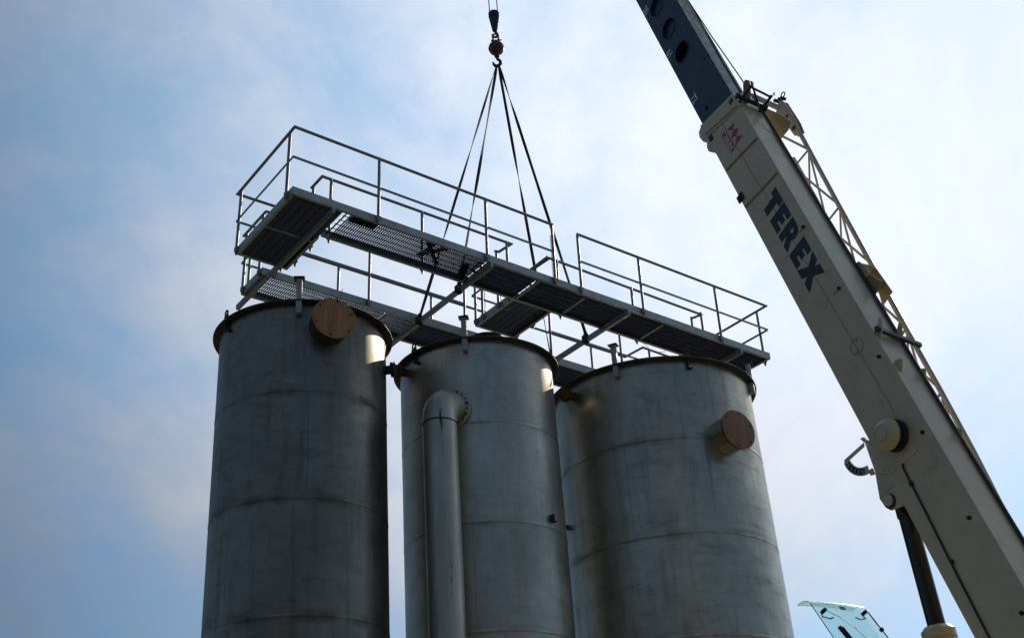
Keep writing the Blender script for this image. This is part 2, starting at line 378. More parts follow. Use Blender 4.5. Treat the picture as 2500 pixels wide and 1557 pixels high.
def ply_nozzle(t, P, az, z, r, rad, length, disc, plymat, wires=()):
    d = Vector((math.cos(R(az)), math.sin(R(az)), 0)); c = P(az, r-.05, z); e = c + d*(length+.05); q = d.to_track_quat('Z', 'Y')
    b = MB(); b.cyl(c, e - d*.02, rad, 48); b.torus(c + d*.09, d, rad, .008, 40, 6); o = b.build('nozzle', M_T[2] if rad > .3 else M_FL, t)
    b = MB(); b.cyl(e - d*.018, e + d*.004, disc*.985, 48); b.build('nozzle_flange', M_FL, o)
    # the plywood blank, slightly out of round
    b = MB(); k = 56; poly = [(disc*(1+.008*math.sin(3*a_+1)+.006*math.sin(7*a_))*math.cos(a_), disc*(1+.008*math.sin(3*a_+1)+.006*math.sin(7*a_))*math.sin(a_)) for a_ in [2*PI*i_/k for i_ in range(k)]]
    mt = Matrix.Translation(e + d*.006) @ q.to_matrix().to_4x4()
    b.prism(poly, 0, .018); pl = b.build('plywood_cover', plymat, o, mt, bevel=.002)
    for i_ in range(6):
        b = MB(); a_ = 2*PI*i_/6+.35; b.cyl((disc*.86*math.cos(a_), disc*.86*math.sin(a_), .0182), (disc*.86*math.cos(a_), disc*.86*math.sin(a_), .032), .016, 6)
        b.build('bolt', M_DARK, pl)
    for w_ in wires:
        b = MB(); b.tube([Vector(p_) for p_ in w_], .006, 6); b.build('tie_wire', M_DARK, pl)

t1, P, r, F = tank(0)
bracket(t1, P, -82, r); bracket(t1, P, 98, r); bracket(t1, P, 170, r); lug(t1, P, -138.5, r); lug(t1, P, 41, r)
ply_nozzle(t1, P, -62.8, 10.375, r, .30, .30, .345, M_PLY,
           wires=[[(.04, .30, .03), (.10, .42, .02), (.14, .56, -.02)], [(-.25, -.22, .03), (-.38, -.34, .05), (-.48, -.42, .1)]])
nozzle(t1, P, -3, 10.13, r, .075, .10, .125, M_DARK, M_DARK)
t2, P, r, F = tank(1)
bracket(t2, P, -94.4, r); bracket(t2, P, 86, r); lug(t2, P, -135.5, r); lug(t2, P, 44, r)
nozzle(t2, P, -152, 10.60, r, .07, .13, .125, M_RUST, M_RUST)
# big elbow pipe on the front of the middle tank
ea = -107.0; ed = Vector((math.cos(R(ea)), math.sin(R(ea)), 0)); zc = 9.53; PR = .278
b = MB(); c = P(ea, r-.03, zc); q = ed.to_track_quat('Z', 'Y')
b.lathe([(PR+.004, .0), (PR+.004, .03), (.345, .03), (.354, .038), (.354, .080), (.345, .088), (PR, .088)], 64, c, ed)
ef = b.build('pipe_flange', M_PIPE, t2)
for k in range(20):
    b = MB(); a = 2*PI*(k+.5)/20; p_ = c + ed*.089 + q @ Vector((.307*math.cos(a), .307*math.sin(a), 0)); b.cyl(p_, p_ + ed*(.012 if k % 3 else .03), .013 if k % 3 else .018, 8)
    b.build('flange_bolt', M_DARK, ef)
b = MB(); RB = .47; ns = 12
pts = [c + ed*.085]
o_ = c + ed*.10
for k in range(ns+1):
    a = (PI/2)*k/ns; pts.append(o_ + ed*(RB*math.sin(a)) + Vector((0, 0, -RB*(1-math.cos(a)))))
b.tube(pts, PR, 48, up=ed.cross(Vector((0, 0, 1)))); el_ = b.build('pipe_elbow', M_PIPE, t2)
base = pts[-1]
b = MB(); b.torus(base, (0, 0, 1), PR-.002, .010, 48, 8); b.build('pipe_weld', M_FL, el_)
b = MB(); b.cyl(base + Vector((0, 0, -.001)), Vector((base.x, base.y, .6)), PR-.004, 64); pd = b.build('downpipe', M_PIPE, t2)
for zz_, s_ in ((7.75-.2, .10), (4.4-.2, .10)):
    b = MB(); m_ = P(ea, r+.002, 0); dd = ed
    b.box((r+.002, -.10, zz_-.10), (r+.17, .10, zz_-.085)); b.box((r+.004, -.30, zz_-.13), (r+.018, -.08, zz_+.12)); b.box((r+.02, -.27, zz_-.12), (r+.20, -.255, zz_+.10))
    b.build('pipe_bracket', M_FL, t2, Matrix.Rotation(R(ea), 4, 'Z'))
b = MB(); b.box((r+.002, -.05, 7.68-.2), (r+.09, -.042, 7.79-.2)); b.box((r+.002, -.041, 7.68-.2), (r+.08, .05, 7.688-.2))
b.build('pipe_clip', M_FL, t2, Matrix.Rotation(R(-35), 4, 'Z'))
b = MB(); mh = P(-75, .93, ZT); b.cyl(mh - Vector((0, 0, .05)), mh + Vector((0, 0, .17)), .24, 40); b.cyl(mh + Vector((0, 0, .172)), mh + Vector((0, 0, .20)), .30, 40); b.build('manway', M_FL, t2)
t3, P, r, F = tank(2)
bracket(t3, P, -112.7, r); bracket(t3, P, -19.5, r); bracket(t3, P, 67, r); lug(t3, P, -74.5, r); lug(t3, P, 106, r)
ply_nozzle(t3, P, -57.5, 9.33, r, .315, .34, .36, M_PLYR)
nozzle(t3, P, -143, 10.53, r, .08, .16, .14, M_FL, M_RUST)
b = MB(); b.box((r+.002, -.05, 8.19-.2), (r+.09, -.042, 8.29-.2)); b.box((r+.002, -.041, 8.19-.2), (r+.08, .045, 8.198-.2)); b.build('pipe_clip', M_FL, t3, Matrix.Rotation(R(-160), 4, 'Z'))

# ------------------------------------------------------------------ hanging access platform
HF = .133; H = 1.22; ZM = .65; WD = .82; XF = 2.32; XO = 3.135; LR = 10.31; BL = .90; BR = 9.43; BD = 2.0; FL_ = .60
ty, tx, yaw = .0244, .00546, .6612
Rz = Matrix.Rotation(.6612, 3, 'Z'); Rx = Matrix.Rotation(tx, 3, 'X'); Ry = Matrix.Rotation(ty, 3, 'Y')
PM = (Rz @ Rx @ Ry).to_4x4(); PM.translation = Vector((-3.1335, 14.182, 11.8167))
plat = empty('access_platform', mat=PM, label='long galvanised access platform with handrails hanging in slings over the tanks', cat='platform')
def channel(p0, p1, inward, name='edge_channel'):
    """C-channel lying from p0 to p1 (L,D); inward = (L,D) unit vector the flanges point to"""
    (a, c), (b_, d) = p0, p1; iw = inward; t = .007; fl = .05; mb = MB()
    def bx(o0, o1, z0, z1):
        x0, x1 = sorted((a, b_)); y0, y1 = sorted((c, d))
        if iw[0]:
            xs = sorted((a + iw[0]*o0, a + iw[0]*o1)); mb.box((xs[0], y0, z0), (xs[1], y1, z1))
        else:
            ys = sorted((c + iw[1]*o0, c + iw[1]*o1)); mb.box((x0, ys[0], z0), (x1, ys[1], z1))
    bx(0, t, 0, HF); bx(t+.0005, fl, .0015, .0075); bx(t+.0005, fl, HF-.0075, HF-.0015)
    return mb.build(name, M_GAL, plat, smooth=0)
e = .003
channel((0, 0), (LR, 0), (0, 1)); channel((0, e), (0, BD-e), (1, 0)); channel((e, BD), (BL-e, BD), (0, -1)); channel((BL, WD+.06), (BL, BD-.001), (-1, 0))
channel((BL+e, WD), (BR-e, WD), (0, -1)); channel((4.63, WD+e), (4.63, 1.95-e), (1, 0)); channel((5.51, WD+e), (5.51, 1.95-e), (-1, 0)); channel((4.63-.001, 1.95), (5.51+.001, 1.95), (0, -1))
channel((BR, WD+e), (BR, XO-e), (1, 0)); channel((LR, e), (LR, 2.6-e), (-1, 0)); channel((BR+.008, 2.6), (LR-.001, 2.6), (0, -1))
channel((FL_, XF), (BR-e, XF), (0, 1)); channel((FL_-.001, XF+e), (FL_-.001, XO-e), (1, 0)); channel((FL_, XO), (BR-.001, XO), (0, -1))
for (L_, d0, d1) in ((4.66, .01, WD-.01), (5.68, .055, WD-.055), (7.53, .055, WD-.055), (3.0, XF+.055, XO-.055), (5.2, XF+.055, XO-.055), (7.6, XF+.055, XO-.055)):
    b = MB(); b.box((L_, d0+.05, .001), (L_+.05, d1-.05, .0105)); b.build('deck_stiffener', M_BEAM, plat, smooth=0)
b = MB(); b.box((.055, 1.0, .001), (BL-.055, 1.045, .0105)); b.build('deck_stiffener', M_BEAM, plat, smooth=0)
for (L_, d1) in ((.712, 3.48), (3.65, 3.30), (6.66, 3.30), (9.52, 3.30)):
    b = MB(); b.box((L_-.05, -.002, -.095), (L_+.012, d1, -.001)); b.build('cross_beam', M_BEAM, plat, bevel=.004)
def grating(L0, L1, D0, D1, along='D', skip=(), name='grating'):
    """safety grating: slats on edge, tied by webs; slats run along D or along L"""
    z0, z1 = .0115, .0490; t = .0042; mb = MB(); p = .040
    if along == 'D':
        k = 0; x = L0 + .02
        while x < L1:
            if k not in skip: mb.box((x-t/2, D0, z0), (x+t/2, D1, z1))
            x += p; k += 1
        y = D0 + .03
        while y < D1: mb.box((L0, y-.006, z1-.009), (L1, y+.006, z1-.001)); y += .130
    else:
        y = D0 + .02
        while y < D1: mb.box((L0, y-t/2, z0), (L1, y+t/2, z1)); y += p
        x = L0 + .03
        while x < L1: mb.box((x-.006, D0, z1-.009), (x+.006, D1, z1-.001)); x += .130
    return mb.build(name, M_GRAT, plat, smooth=0)
d0, d1 = .012, WD-.012
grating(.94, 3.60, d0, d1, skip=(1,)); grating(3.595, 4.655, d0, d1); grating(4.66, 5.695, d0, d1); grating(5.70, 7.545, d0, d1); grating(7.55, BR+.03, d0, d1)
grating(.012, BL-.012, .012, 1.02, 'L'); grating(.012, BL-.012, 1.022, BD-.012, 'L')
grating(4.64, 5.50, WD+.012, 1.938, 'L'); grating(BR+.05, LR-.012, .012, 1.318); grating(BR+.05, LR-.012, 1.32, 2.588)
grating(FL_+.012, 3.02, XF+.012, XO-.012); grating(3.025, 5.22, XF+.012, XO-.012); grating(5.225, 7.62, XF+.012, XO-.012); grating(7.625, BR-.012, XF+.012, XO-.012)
def post(L_, D_, zb=-.012, out=(0, -1), top=H-.02):
    b = MB(); b.cyl((L_, D_, zb), (L_, D_, top), .0245, 16); b.cyl((L_, D_, zb-.03), (L_, D_, zb-.001), .018, 10)
    # clamp plate against the channel
    cx, cy = L_ - out[0]*.0, D_ - out[1]*.0
    b.box((L_-.035 if out[1] else L_-.026, D_-.026 if out[1] else D_-.035, .02), (L_+.035 if out[1] else L_+.026, D_+.026 if out[1] else D_+.035, .10))
    return b.build('rail_post', M_RAIL, plat)
def rails(pts, mids=None):
    b = MB(); b.tube([(x, y, H) for x, y in pts], .025, 14); b.build('top_rail', M_RAIL, plat)
    if mids is None: mids = pts
    if mids:
        b = MB(); b.bar([(x, y, ZM) for x, y in mids], .012, .042); b.build('mid_rail', M_RAIL, plat, smooth=0)
o = .027
# outer near side, wrapping round the left block
rails([(4.98, -o), (-o-.012, -o), (-o-.012, BD+.07), (1.0, BD+.055), (BL+.03, BD-.12)], [(4.97, -o), (-o-.008, -o), (-o-.008, BD+o), (.85, BD+o)])
for L_ in (1.459, 3.528, 4.955): post(L_, -o)
post(-o, .157, out=(-1, 0)); post(-o, 1.942, out=(-1, 0)); post(.80, BD+o, out=(0, 1))
# outer near side, right part, wrapping round the right end
rails([(5.53, -o), (LR+.10, -o), (LR+.10, 2.66), (BR+.02, 2.63), (BR-.02, XO+o), (FL_-o, XO+o), (FL_-o, XF-o)], [(5.53, -o), (LR+o, -o), (LR+o, 2.63), (BR+.02, 2.63), (BR-.02, XO+o), (FL_-o, XO+o), (FL_-o, XF+.02)])
for L_ in (5.535, 6.98, 8.949): post(L_, -o)
post(LR+o+.03, .20, out=(1, 0)); post(LR+o+.03, 1.40, out=(1, 0)); post(LR+o+.03, 2.5, out=(1, 0)); post(9.62, 2.63, out=(0, 1)); post(10.1, 2.63, out=(0, 1))
for L_ in (.72, 2.45, 4.46, 6.45, 8.45): post(L_, XO+o, out=(0, 1))
post(FL_-o, XO-.10, out=(-1, 0)); post(FL_-o, XF+.06, out=(-1, 0))
# inner rails of the near walkway
rails([(BL+.01, 1.26), (BL+.01, WD+o+.03), (4.72, WD+o+.02), (4.68, 1.20), (4.60, 1.22)], [(BL+.02, WD+o), (4.58, WD+o)])
for L_ in (1.06, 2.81, 4.60): post(L_, WD+o, out=(0, 1))
post(BL+o, 1.22, out=(1, 0)); post(BL+o, 1.76, out=(1, 0)); post(4.60, 1.17, out=(-1, 0))
post(4.60, 1.66, out=(-1, 0)); post(4.60, 1.88, out=(-1, 0), zb=.0)
rails([(4.60, 1.66), (4.60, 1.98), (5.54, 1.98), (5.54, .86)], [(4.60, 1.60), (4.60, 1.985), (5.54, 1.985), (5.54, 1.3)]); post(5.54, 1.90, out=(1, 0)); post(5.54, 1.40, out=(1, 0))
rails([(5.57, 1.40), (5.60, WD+o+.03), (9.53, WD+o+.08), (9.48, 1.12)], [(5.75, WD+o), (9.44, WD+o)])
for L_ in (5.74, 7.57, 9.43-.0): post(L_, WD+o, out=(0, 1))
post(9.40, 1.09, out=(-1, 0))
# inner rail of the far walkway
rails([(FL_-o, XF-o-.02), (4.66, XF-o), (4.66, XF-.03)], [(FL_, XF-o), (4.66, XF-o)]); rails([(6.62, XF-o), (BR, XF-o)])
for L_ in (.82, 2.612, 4.64, 6.66, 8.49): post(L_, XF-o)
# chains across the openings
def chain(a, c, sag=.12, nm='safety_chain', r=.006):
    a, c = Vector(a), Vector(c); b = MB(); n = max(6, int((c-a).length/.035))
    for k in range(n):
        t_ = (k+.5)/n; p_ = a.lerp(c, t_) - Vector((0, 0, sag*4*t_*(1-t_)));  d_ = (c-a).normalized()
        ax = Vector((0, 0, 1)).cross(d_) if k % 2 else Vector((0, 0, 1))
        if ax.length < .1: ax = Vector((1, 0, 0)) if k % 2 else Vector((0, 1, 0))
        b.torus(p_, ax, .013, .0035, 8, 5)
    b.build(nm, M_DARK, plat)
chain((4.915, -.02, .98), (4.918, -.02, .10), 0); chain((4.66, 1.66, 1.0), (4.665, 1.68, .05), 0); chain((BL+.02, 1.24, 1.15), (BL+.06, 1.45, .6), .05)
b = MB(); b.tube([(4.35, .78, -.002), (4.40, .80, -.12), (4.50, .86, -.22), (4.62, .95, -.16), (4.72, 1.0, -.05)], .005, 6); b.build('loose_wire', M_DARK, plat)
b = MB(); b.tube([(7.7, .80, -.004), (7.9, .86, -.07), (8.1, .88, -.06), (8.3, .84, -.004)], .005, 6); b.build('loose_wire', M_DARK, plat)
def plat_pt(l, d, z): return PM @ Vector((l, d, z))
# loose things lying on the deck, seen as silhouettes through the grating
def deck_thing(name, pts, mat, label, cat):
    b = MB(); org = plat_pt(*pts[0][0])
    for (p0, p1, w_, h_) in pts: b.bar([plat_pt(*p0) - org, plat_pt(*p1) - org], w_, h_)
    o_ = b.build(name, mat); o_.location = org; tag(o_, label, cat)
deck_thing('steel_plate', [((1.08, .18, .060), (1.55, .18, .060), .20, .012)], M_DARK, 'flat dark steel plate on the near walkway grating by its left end', 'steel plate')
deck_thing('angle_iron_pile', [((2.45, .10, .07), (2.95, .62, .07), .07, .03), ((2.95, .08, .105), (2.55, .60, .105), .06, .03), ((2.62, .15, .135), (2.66, .55, .135), .09, .02)], M_DARK, 'pile of crossed dark angle irons on the near walkway grating', 'angle irons')
deck_thing('steel_strap', [((3.35, .35, .06), (3.50, .75, .06), .14, .02)], M_DARK, 'short dark steel strap on the near walkway, by a cross beam', 'steel strap')

# ------------------------------------------------------------------ hook, ball, slings
HX = Vector((.092, 18.68, 0))
HB = empty('hook_block', (HX.x, HX.y, 18.94), label='black sheave block with a swivel hook hanging from two ropes', cat='hook block')
b = MB()
def pear(w_top, w_bot, z0, z1): 
    pts = []; rt = w_top/2
    for k in range(13): a = PI*k/12; pts.append((rt*math.cos(a), z1-rt+rt*math.sin(a)))
    pts += [(-w_bot/2, z0), (w_bot/2, z0)]; return pts
for y_ in (-.045, .033): b.prism(pear(.235, .12, .0, .50), y_, y_+.012, lambda x, y, h: (x, h, y))
b.build('cheek_plate', M_DARK, HB, bevel=.003)
b = MB(); b.lathe([(.0, -.028), (.10, -.028), (.105, -.02), (.085, 0), (.105, .02), (.10, .028), (0, .028)], 32, (0, 0, .375), (0, 1, 0)); b.build('sheave', M_DARK, HB)
b = MB(); b.cyl((0, -.07, .375), (0, .07, .375), .028, 16); b.cyl((0, -.055, .04), (0, .055, .04), .02, 12); b.build('axle_pin', M_DARK, HB)
def hook_mb(sz):
    b = MB(); pts = []; rr = []
    P_ = [(0, .10, .30), (0, .0, .30), (.02, -.12, .33), (.14, -.26, .36), (.16, -.42, .40), (.06, -.56, .42), (-.10, -.58, .40), (-.20, -.46, .30), (-.22, -.34, .18), (-.26, -.27, .08)]
    ps = [Vector((x*sz, 0, y*sz)) for x, y, _ in P_]; n = 12; rings = []
    for i, p in enumerate(ps):
        t = ((ps[i+1]-p) if i < len(ps)-1 else (p-ps[i-1])).normalized(); s_ = Vector((0, 1, 0)); u_ = t.cross(s_).normalized(); r_ = P_[i][2]*sz*.26
        rings.append([b.bm.verts.new(p + u_*r_*math.cos(2*PI*k/n)+s_*r_*.8*math.sin(2*PI*k/n)) for k in range(n)])
    for a, c in zip(rings[:-1], rings[1:]):
        for k in range(n): b.bm.faces.new((a[k], a[(k+1) % n], c[(k+1) % n], c[k]))
    b.bm.faces.new(rings[0]); b.bm.faces.new(rings[-1]); return b
b = MB(); b.lathe([(0, .0), (.055, .0), (.062, -.03), (.05, -.075), (.03, -.09), (0, -.09)], 20, (0, 0, 0)); b.build('swivel', M_DARK, HB)
hook_mb(.30).build('hook', M_DARK, HB, Matrix.Translation((.0, 0, -.07)))
BALLZ = 18.387
OB = empty('headache_ball', (HX.x, HX.y, BALLZ), label='round maroon weight ball with a hook, shackled under the sheave block', cat='weight ball')
b = MB(); b.sphere((0, 0, 0), (.165, .165, .16), 40); b.build('ball', M_BALL, OB)
b = MB(); b.torus((0, 0, .0), (0, 0, 1), .163, .006, 40, 6); b.build('ball_band', M_DARK, OB)
b = MB(); b.torus((0, 0, .335), (0, 1, 0), .062, .019, 20, 10, R(-30), R(210)); b.tube([(.054, 0, .305), (.062, 0, .22)], .021, 10); b.tube([(-.054, 0, .305), (-.062, 0, .22)], .021, 10)
b.cyl((-.10, 0, .215), (.10, 0, .215), .018, 12); b.cyl((.085, 0, .215), (.125, 0, .225), .010, 8); b.build('shackle', M_DARK, OB)
b = MB(); b.cyl((0, 0, .13), (0, 0, .20), .05, 18); b.cyl((0, 0, -.23), (0, 0, -.14), .055, 18); b.cone((0, 0, -.26), (0, 0, -.231), .03, .055, 18); b.build('swivel', M_DARK, OB)
hook_mb(.40).build('hook', M_DARK, OB, Matrix.Translation((.0, 0, -.25)))
A_S = HX + Vector((.0, 0, BALLZ-.25-.205))
TIPZ = 30.6
for k, (dx, lab) in enumerate(((-.085, 'left of the two thin wire ropes above the hook block'), (.085, 'right of the two thin wire ropes above the hook block'))):
    b = MB(); b.cyl((0, 0, 0), (dx*.1+(.0), 0, TIPZ-19.35), .011, 8); o_ = b.build('hoist_rope', M_ROPE); o_.location = (HX.x+dx, HX.y, 19.32)
    tag(o_, lab, 'wire rope', 'hoist ropes of the crane')
def sling(end, seed, side, lab):
    """flat webbing from the hook to a basket hitch round a cross beam, twisting on the way"""
    a = A_S + Vector((side*.03, 0, 0)); e_ = plat_pt(*end); d = (e_-a).normalized(); n = 70; b = MB(); prev = None
    base = empty('lifting_sling', e_, label=lab, cat='lifting sling', group='brown web slings lifting the platform')
    x0 = d.cross(Vector((0, 1, 0))).normalized(); y0_ = d.cross(x0)
    for k in range(n+1):
        t = k/n; tw = seed + 1.25*math.sin(t*2.3*PI+seed) + t*2.2
        w_ = .029 if t > .05 else .015+.28*t; th = .006
        c = a.lerp(e_, t) - e_; u = x0*math.cos(tw)+y0_*math.sin(tw); v = d.cross(u)
        ring = [b.bm.verts.new(c + u*sx*w_ + v*sy*th) for sx, sy in ((-1, -1), (1, -1), (1, 1), (-1, 1))]
        if prev:
            for j in range(4): b.bm.faces.new((prev[j], prev[(j+1) % 4], ring[(j+1) % 4], ring[j]))
        else: b.bm.faces.new(ring[::-1])
        prev = ring
    b.bm.faces.new(prev); b.build('web_strap', M_WEB, base)
    # choke loop round the beam
    b = MB(); L_, D_, Z_ = end
    pts = [PM @ Vector(p) - e_ for p in ((L_-.062, D_, -.108), (L_+.024, D_, -.108), (L_+.03, D_, .02), (L_-.02, D_, .10), (L_-.068, D_, .02))]
    b.sweep(pts, [(-.045, -.008), (.045, -.008), (.045, .008), (-.045, .008)], up=(PM.to_3x3() @ Vector((0, 1, 0))).cross(Vector((0, 0, 1))), closed=True)
    b.build('choke_loop', M_WEB, base)
sling((3.63, 2.235, .06), .4, -.8, 'leftmost brown web sling, ending on the cross beam beside the far walkway')
sling((3.63, .96, .06), 2.1, -.4, 'second brown web sling from the left, hitched beside the near walkway grating')
sling((6.64, 2.30, .06), 3.6, .5, 'third brown web sling from the left, running down behind a rail post')
sling((6.64, 1.22, .06), 5.0, .9, 'rightmost brown web sling, choked round the beam in the open gap')

# ------------------------------------------------------------------ mobile crane
BA = Vector((-.1436, .2697, .9522)).normalized(); BS = Vector((.8827, .4699, 0)).normalized(); BN = BS.cross(BA).normalized()
BS = BA.cross(BN).normalized()
B0 = Vector((2.925, 12.970, 11.186)); BH = .73; BW = .3645
BM = Matrix((BA, BN, BS)).transposed().to_4x4(); BM.translation = B0
piv = BM @ Vector((-9.0, .25, BW/2))
crane = empty('mobile_crane', (piv.x, piv.y, 0), label='cream telescopic crane with its boom raised past the right of the tanks', cat='crane')
CI = Matrix.Translation((-piv.x, -piv.y, 0)); BLM = CI @ BM
def prism_u(b, poly, u0_, u1_): b.prism(poly, u0_, u1_, lambda v, w, h: (h, v, w))
def rrect(v0, v1, w0, w1, c, n=4):
    pts = []
    for (cv, cw, a0) in ((v1-c, w1-c, 0), (v0+c, w1-c, PI/2), (v0+c, w0+c, PI), (v1-c, w0+c, 3*PI/2)):
        for k in range(n+1): a = a0+PI/2*k/n; pts.append((cv+c*math.cos(a), cw+c*math.sin(a)))
    return pts
b = MB(); prism_u(b, rrect(0, BH, 0, BW, .008, 2), -9.3, .0); bs = b.build('base_section', M_CREAM, crane, BLM, smooth=0)
# head collar with its two rounded shoes below
b = MB(); b.prism([(.0, .001), (.299, .001), (.019, BH-.001), (.0, BH-.001)], .001, BW-.001); b.prism([(.24, -.012), (.2985, -.012), (.0185, BH+.012), (-.04, BH+.012)], -.012, BW+.012)
b.prism([(.30, -.006), (.52, -.006), (.27, BH+.004), (.02, BH+.004)], -.006, BW+.006); b.build('head_collar', M_CREAM, bs, smooth=0)
b = MB(); b.prism([(-.02, .03), (-.02, -.05), (.05, -.105), (.14, -.10), (.20, -.06), (.29, -.11), (.42, -.13), (.51, -.10), (.53, -.03), (.50, .05), (.26, .06)], .015, BW-.015, lambda x, y, h: (x, y, h)); b.build('wear_pad_shoe', M_CREAM, bs, bevel=.012)
b = MB(); b.box((.10, .02, -.010), (.19, .09, .006)); b.build('pad_adjuster', M_DARK, bs)
b = MB(); b.box((.16, .60, -.010), (.235, .68, .006)); b.build('pad_adjuster', M_DARK, bs)
for ua, ub in ((.285, .012), (-.556, -.731), (-1.336, -1.477)):
    b = MB(); b.prism([(ua-.014, .02), (ua+.014, .02), (ub+.016, .70), (ub-.016, .70)], -.0145 if ua > 0 else -.010, .004); b.build('weld_rib', M_RIB, bs)
b = MB(); b.box((-9.2, .36+.0, -.0025), (-9.19, .37, .002))
b.prism([(.24, .33), (-3.35, .427), (-5.27, .456), (-5.27, .462), (-3.35, .433), (.24, .336)], -.003, .002); b.build('weld_seam', M_RIB, bs)
b = MB(); b.torus((-4.30, .455, -.001), (0, 0, 1), .095, .004, 32, 6); b.cyl((-4.24, .49, -.008), (-4.24, .49, 0), .012, 8); b.cyl((-4.36, .425, -.008), (-4.36, .425, 0), .012, 8); b.build('round_patch', M_RIB, bs)
for (u_, v_) in ((-2.468, .638), (-3.554, .637), (-4.64, .641), (-5.696, .635), (-6.732, .608), (-7.751, .586)):
    b = MB(); b.cyl((u_, v_, -.02), (u_, v_, .001), .020, 12); b.cyl((u_, v_, -.034), (u_, v_, -.0201), .012, 8); b.build('side_bolt', M_DARK, bs)
for (u_, v_, l_) in ((-2.468, .638, .09), (-3.554, .637, .10)):
    b = MB(); b.prism([(u_-.01, v_-.02), (u_+.012, v_-.03), (u_+.02, v_-l_), (u_+.004, v_-l_-.02)], -.0015, .001); b.build('rust_streak', M_RIB, bs)
b = MB(); b.box((-1.21, -.035, -.02), (-1.09, .085, .0)); b.box((-1.19, .0, -.05), (-1.13, .03, -.0201)); b.box((-1.10, .04, -.035), (-1.14, .07, -.0201)); b.build('marker_lamp', M_DARK, bs, bevel=.006)
# black lettering: x runs down the boom, y up its side
def flat(b, poly, z0=-.0030, z1=.001): b.prism([(-x, y) for x, y in poly], z0, z1)
y0, y1 = .248, .572; hh = y1-y0
b = MB()
def T_(x0, w): flat(b, [(x0, y1), (x0, y1-.105), (x0+w*.26, y1-.105), (x0+w*.26, y0), (x0+w*.74, y0), (x0+w*.74, y1-.105), (x0+w, y1-.105), (x0+w, y1)])
def E_(x0, w): flat(b, [(x0, y0), (x0, y1), (x0+w, y1), (x0+w, y1-.088), (x0+w*.50, y1-.088), (x0+w*.50, y0+.206), (x0+w*.88, y0+.206), (x0+w*.88, y0+.126), (x0+w*.50, y0+.126), (x0+w*.50, y0+.086), (x0+w, y0+.086), (x0+w, y0)])
def X_(x0, w): flat(b, [(x0, y0), (x0+w*.30, y0+hh*.51), (x0+w*.02, y1), (x0+w*.40, y1), (x0+w*.50, y0+hh*.76), (x0+w*.60, y1), (x0+w*.98, y1), (x0+w*.70, y0+hh*.51), (x0+w, y0), (x0+w*.61, y0), (x0+w*.50, y0+hh*.26), (x0+w*.39, y0)])
def R__(x0, w):
    flat(b, [(x0, y0), (x0, y1), (x0+w*.40, y1), (x0+w*.40, y0)])
    def arc(rad, cx, cy, sx=1.0): return [(cx+rad*sx*math.cos(a), cy+rad*math.sin(a)) for a in [PI/2-PI*k/12 for k in range(13)]]
    ro, ri = .108, .030; cx, cy = x0+w*.5, y1-ro
    A = [(x0+w*.40, y1)] + arc(ro, cx, cy, 1.15) + [(x0+w*.40, y1-2*ro)]; B = [(x0+w*.40, cy+ri)] + arc(ri, cx, cy, 1.1) + [(x0+w*.40, cy-ri)]
    for i in range(len(A)-1): flat(b, [A[i], A[i+1], B[i+1], B[i]])
    flat(b, [(x0+w*.42, y1-2*ro+.02), (x0+w*.80, y1-2*ro+.035), (x0+w*1.08, y0), (x0+w*.66, y0), (x0+w*.42, y0+.11)], -.0036)
for f_, x_, w_ in ((T_, 1.60, .275), (E_, 1.895, .255), (R__, 2.19, .285), (E_, 2.555, .25), (X_, 2.82, .40)): f_(x_, w_)
b.build('side_lettering', M_INK, bs, smooth=0)
# red crown emblem with its name bar
b = MB(); flat(b, [(.033, .335), (.122, .517), (.225, .56), (.46, .54), (.45, .335)], -.0022); eb = b.build('emblem_panel', material('emblem_ground', (.52, .49, .40), 0, .4, .06, 4), bs, smooth=0)
b = MB()
flat(b, [(.033, .228), (.040, .325), (.440, .335), (.445, .232)], -.0030); flat(b, [(.062, .336), (.190, .436), (.122, .522)], -.0030)
flat(b, [(.246, .345), (.196, .440), (.262, .533), (.330, .440)], -.0030); flat(b, [(.430, .338), (.334, .440), (.440, .535)], -.0030)
b.build('emblem_mark', M_RED, eb, smooth=0)
def font_mesh(txt, size, mat, parent, x0, yb, bold=.0, zoff=-.0040, flip=False, spacing=1.0, name='lettering', stretch=1.0):
    cu_ = bpy.data.curves.new(name, 'FONT'); cu_.body = txt; cu_.size = size; cu_.extrude = .0; cu_.offset = bold; cu_.space_character = spacing
    ob = bpy.data.objects.new(name, cu_); dg = bpy.context.evaluated_depsgraph_get(); COL.objects.link(ob); bpy.context.view_layer.update()
    me = bpy.data.meshes.new_from_object(ob.evaluated_get(bpy.context.evaluated_depsgraph_get())); bpy.data.objects.remove(ob); bpy.data.curves.remove(cu_)
    for v in me.vertices:
        x, y = v.co.x*stretch, v.co.y; v.co = Vector((-(x0+x), yb+y, zoff))
    me.materials.clear(); me.materials.append(mat); o_ = bpy.data.objects.new(name, me); COL.objects.link(o_); o_.parent = parent; return o_
font_mesh('TEREX', .095, M_WHITE, eb, .052, .246, .004, spacing=1.05, name='emblem_lettering', stretch=1.28)
